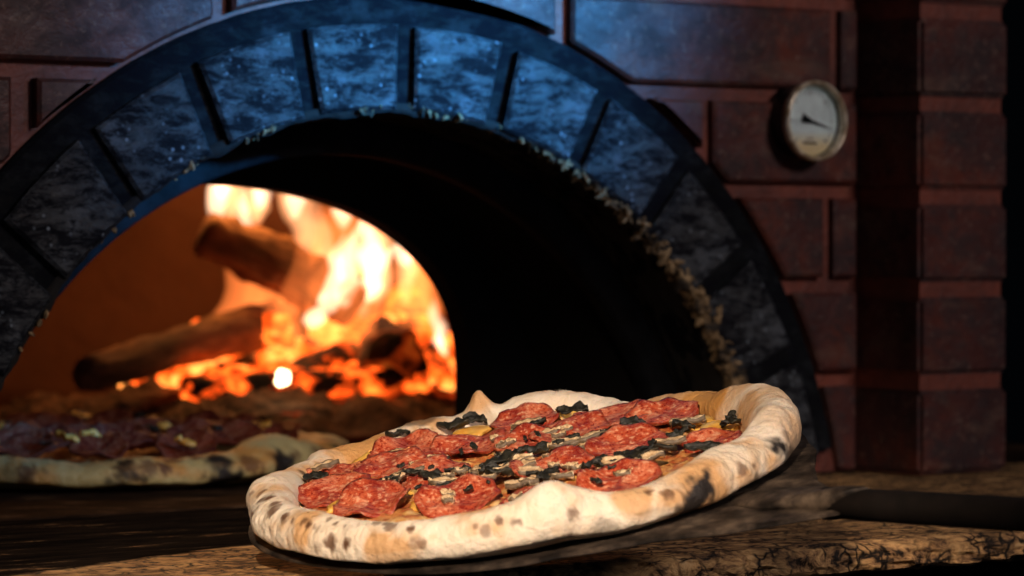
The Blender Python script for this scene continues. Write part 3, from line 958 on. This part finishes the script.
# flames: closed tongues filled with a glowing volume
def mat_flame(name, col, strength):
    m = bpy.data.materials.new(name); m.use_nodes = True
    n = m.node_tree.nodes; n.clear()
    o = n.new('ShaderNodeOutputMaterial'); e = n.new('ShaderNodeEmission')
    e.inputs[0].default_value = (*col, 1); e.inputs[1].default_value = strength
    m.node_tree.links.new(e.outputs[0], o.inputs['Volume'])
    return m
M['fl_o'] = mat_flame('orange_flame', (1, .22, .045), 22)
M['fl_y'] = mat_flame('yellow_flame', (1, .42, .17), 62)
M['fl_w'] = mat_flame('white_hot_flame', (1, .60, .36), 108)
def flame_bm(bm, base, h, w, lean=(0, 0), seed=0, fork=0, flat=.7):
    base = Vector(base)
    rings = []
    n = 22
    for i in range(n + 1):
        t_ = i / n
        prof = max(.0, (min(1, t_ / .22) ** .6) * (1 - t_) ** .75)
        prof *= 1 + .35 * noise.noise(Vector((t_ * 5, seed, 0)))
        cx = lean[0] * t_ * t_ + .35 * w * noise.noise(Vector((t_ * 3.2, seed, 4))) * t_ * 2
        cy = lean[1] * t_ * t_ + .25 * w * noise.noise(Vector((t_ * 3.2, seed, 8))) * t_ * 2
        ring = []
        for k in range(14):
            a = 2 * PI * k / 14
            q = w * prof * (1 + .3 * noise.noise(Vector((math.cos(a), math.sin(a), t_ * 4 + seed)))) + .0004
            ring.append((base.x + cx + q * math.cos(a), base.y + cy + q * flat * math.sin(a), base.z + h * t_))
        rings.append(ring)
    loft(bm, rings)
# mound of ash and small coals under the logs
bm = bmesh.new()
nx, ny = 90, 60
gv = []
for j in range(ny + 1):
    row = []
    for i in range(nx + 1):
        u, v = i / nx * 2 - 1, j / ny * 2 - 1
        x, y = .40 + .36 * u, .76 + .24 * v
        k = max(0, 1 - u * u - v * v * .9)
        z = .045 * k ** .6 + (.014 * fbm((x, y, 1), 22, 4) + .006 * fbm((x, y, 4), 70, 2)) * min(1, k * 3)
        row.append(bm.verts.new((x, y, max(.0008, z))))
    gv.append(row)
for a, b in zip(gv, gv[1:]):
    for i in range(nx): bm.faces.new((a[i], a[i + 1], b[i + 1], b[i]))
t = NT('ash_and_embers'); n1 = t.noise(26, 6, .65); n2 = t.noise(70, 5, .7)
c = t.ramp(n2, [(.38, (.02, .012, .010)), (.6, (.16, .09, .055)), (.75, (.34, .22, .15))])
t.out(c, .9, t.bump(n2, .8, .006))
e = t.ramp(n1, [(.50, (0, 0, 0)), (.58, (.5, .03, .002)), (.70, (1, .16, .015)), (.8, (1, .45, .12))])
vd = t.node('ShaderNodeVectorMath', operation='DISTANCE'); t.link(t.tc.outputs['Object'], vd.inputs[0]); vd.inputs[1].default_value = (.46, .80, .02)
hot = t.ramp(vd.outputs['Value'], [(.10, 1), (.20, 0)])     # embers are hot near the heart of the fire
t.link(t.mix(hot, (0, 0, 0), e), t.b.inputs['Emission Color']); t.b.inputs['Emission Strength'].default_value = 2.4
ash = me_obj('ash_bed', bm, t.m, None, True)
tag(ash, 'low mound of ash and glowing embers under the burning logs', 'embers', None, 'stuff')

log((.105, .63, .068), (.46, .86, .110), .017, .023, M['log'], 'long pale-topped log reaching left out of the fire towards the dome wall', 3, 'burning firewood')
log((.352, .84, .200), (.50, .78, .125), .025, .029, M['log'], 'thick brown log leaning up behind the flames, highest in the fire', 7, 'burning firewood')
log((.335, .70, .040), (.60, .82, .095), .018, .022, M['logh'], 'slanting charred log with glowing underside, low in the middle of the fire', 12, 'burning firewood')
log((.455, .66, .072), (.62, .92, .080), .032, .030, M['logk'], 'thick black log seen end on at the right of the fire', 17, 'burning firewood')
log((.26, .58, .016), (.42, .60, .018), .012, .014, M['logk'], 'thin charred stick lying in front of the embers on the oven floor', 22, 'burning firewood')
log((.25, .70, .046), (.50, .66, .050), .014, .018, M['logh'], 'glowing split stick lying low at the front of the embers', 27, 'burning firewood')
log((.58, .74, .035), (.63, .90, .13), .018, .020, M['logh'], 'short log leaning upright at the right end of the fire', 31, 'burning firewood')

# glowing coals, each a thing of its own
t = NT('glowing_coal'); n1 = t.noise(30, 4, .6); n2 = t.noise(120, 4)
t.out(t.ramp(n2, [(.4, (.02, .01, .008)), (.7, (.12, .06, .04))]), .9, t.bump(n2, .7, .004))
e = t.ramp(n1, [(.36, (.12, .004, 0)), (.50, (1, .10, .008)), (.66, (1, .34, .06))])
t.link(e, t.b.inputs['Emission Color']); t.b.inputs['Emission Strength'].default_value = 3.0
M['coal'] = t.m
rc = random.Random(9)
for i in range(92):
    x = rc.uniform(.26, .62); y = rc.uniform(.68, .84)
    r_ = rc.uniform(.009, .020)
    zz = 0
    if i >= 46: x = rc.uniform(.36, .68); y = rc.uniform(.80, .93); zz = rc.uniform(.01, .055)
    k = max(0, 1 - ((x - .40) / .36) ** 2 - ((y - .76) / .24) ** 2 * .9)
    o = chunk_mesh(r_, i + 3, M['coal'], None, 'glowing_coal', .75, 2)
    o.location = (x, y, .045 * k ** .6 + r_ * .35 + .006 + zz); o.rotation_euler = (rc.uniform(-.4, .4), rc.uniform(-.4, .4), rc.uniform(0, 6))
    tag(o, 'orange glowing coal lying in the ember bed under the burning logs', 'coal', 'glowing coals of the ember bed')
t = NT('white_hot_ember'); t.out((.3, .1, .05), .9)
t.b.inputs['Emission Color'].default_value = (1, .72, .38, 1); t.b.inputs['Emission Strength'].default_value = 9
o = chunk_mesh(.0065, 77, t.m, None, 'burning_ember', 1.2, 2); o.location = (.309, .62, .060)
tag(o, 'small white-hot ember shining at the front of the fire', 'ember')

bm = bmesh.new()
def F(px, py, Y, h, w, lean=(0, 0), seed=0): flame_bm(bm, (px, Y, py), h, w, lean, seed)
W_ = [  # x, z(base), y, height, width, lean : hottest tongues
    (.44, .115, .74, .085, .017, (.02, 0)), (.47, .12, .76, .10, .020, (.03, 0)), (.50, .125, .76, .075, .016, (.05, 0)), (.42, .10, .74, .05, .016, (.06, 0)),
    (.555, .15, .84, .09, .018, (-.01, 0)), (.60, .16, .84, .07, .015, (-.02, 0)), (.40, .19, .84, .06, .012, (0, 0)), (.61, .06, .80, .07, .018, (.0, 0)),
    (.38, .20, .88, .12, .017, (.02, 0)), (.41, .23, .90, .10, .012, (.0, 0)), (.445, .22, .88, .11, .015, (.0, 0)), (.50, .21, .90, .11, .016, (.01, 0)), (.56, .20, .90, .10, .014, (.01, 0)), (.66, .05, .86, .06, .014, (.0, 0))]
for i, (x, z, y, h, w, ln) in enumerate(W_):
    x = max(x, .358 + .55 * (y - .85) + w)
    flame_bm(bm, (x, y, z), h, w, ln, i * 3.7)
fw_ = me_obj('flames', bm, M['fl_w'], None, True)
tag(fw_, 'brightest white-yellow flames rising between the logs', 'fire', None, 'stuff')
bm = bmesh.new()
rf = random.Random(12)
for i in range(17):
    x = rf.uniform(.37, .72); y = rf.uniform(.78, .96)
    z = rf.uniform(.07, .20)
    x = max(x, .385 + .55 * (y - .85) + rf.uniform(0, .05))
    if x < .475 + .55 * (y - .85): z = max(z, .205)
    flame_bm(bm, (x, y, z), rf.uniform(.08, .19), rf.uniform(.010, .022), (rf.uniform(-.03, .05), 0), i * 2.3 + 40)
fy = me_obj('flames', bm, M['fl_y'], None, True)
tag(fy, 'yellow flames licking up to the dome behind the logs', 'fire', None, 'stuff')
bm = bmesh.new()
for i in range(22):
    x = rf.uniform(.34, .70); y = rf.uniform(.72, .95)
    z = rf.uniform(.04, .14)
    x = max(x, .395 + .55 * (y - .85) + rf.uniform(0, .06))
    flame_bm(bm, (x, y, z), rf.uniform(.08, .22), rf.uniform(.022, .045), (rf.uniform(-.02, .05), 0), i * 1.9 + 90)
fo = me_obj('flames', bm, M['fl_o'], None, True)
tag(fo, 'deep orange flames wrapped around the burning logs', 'fire', None, 'stuff')
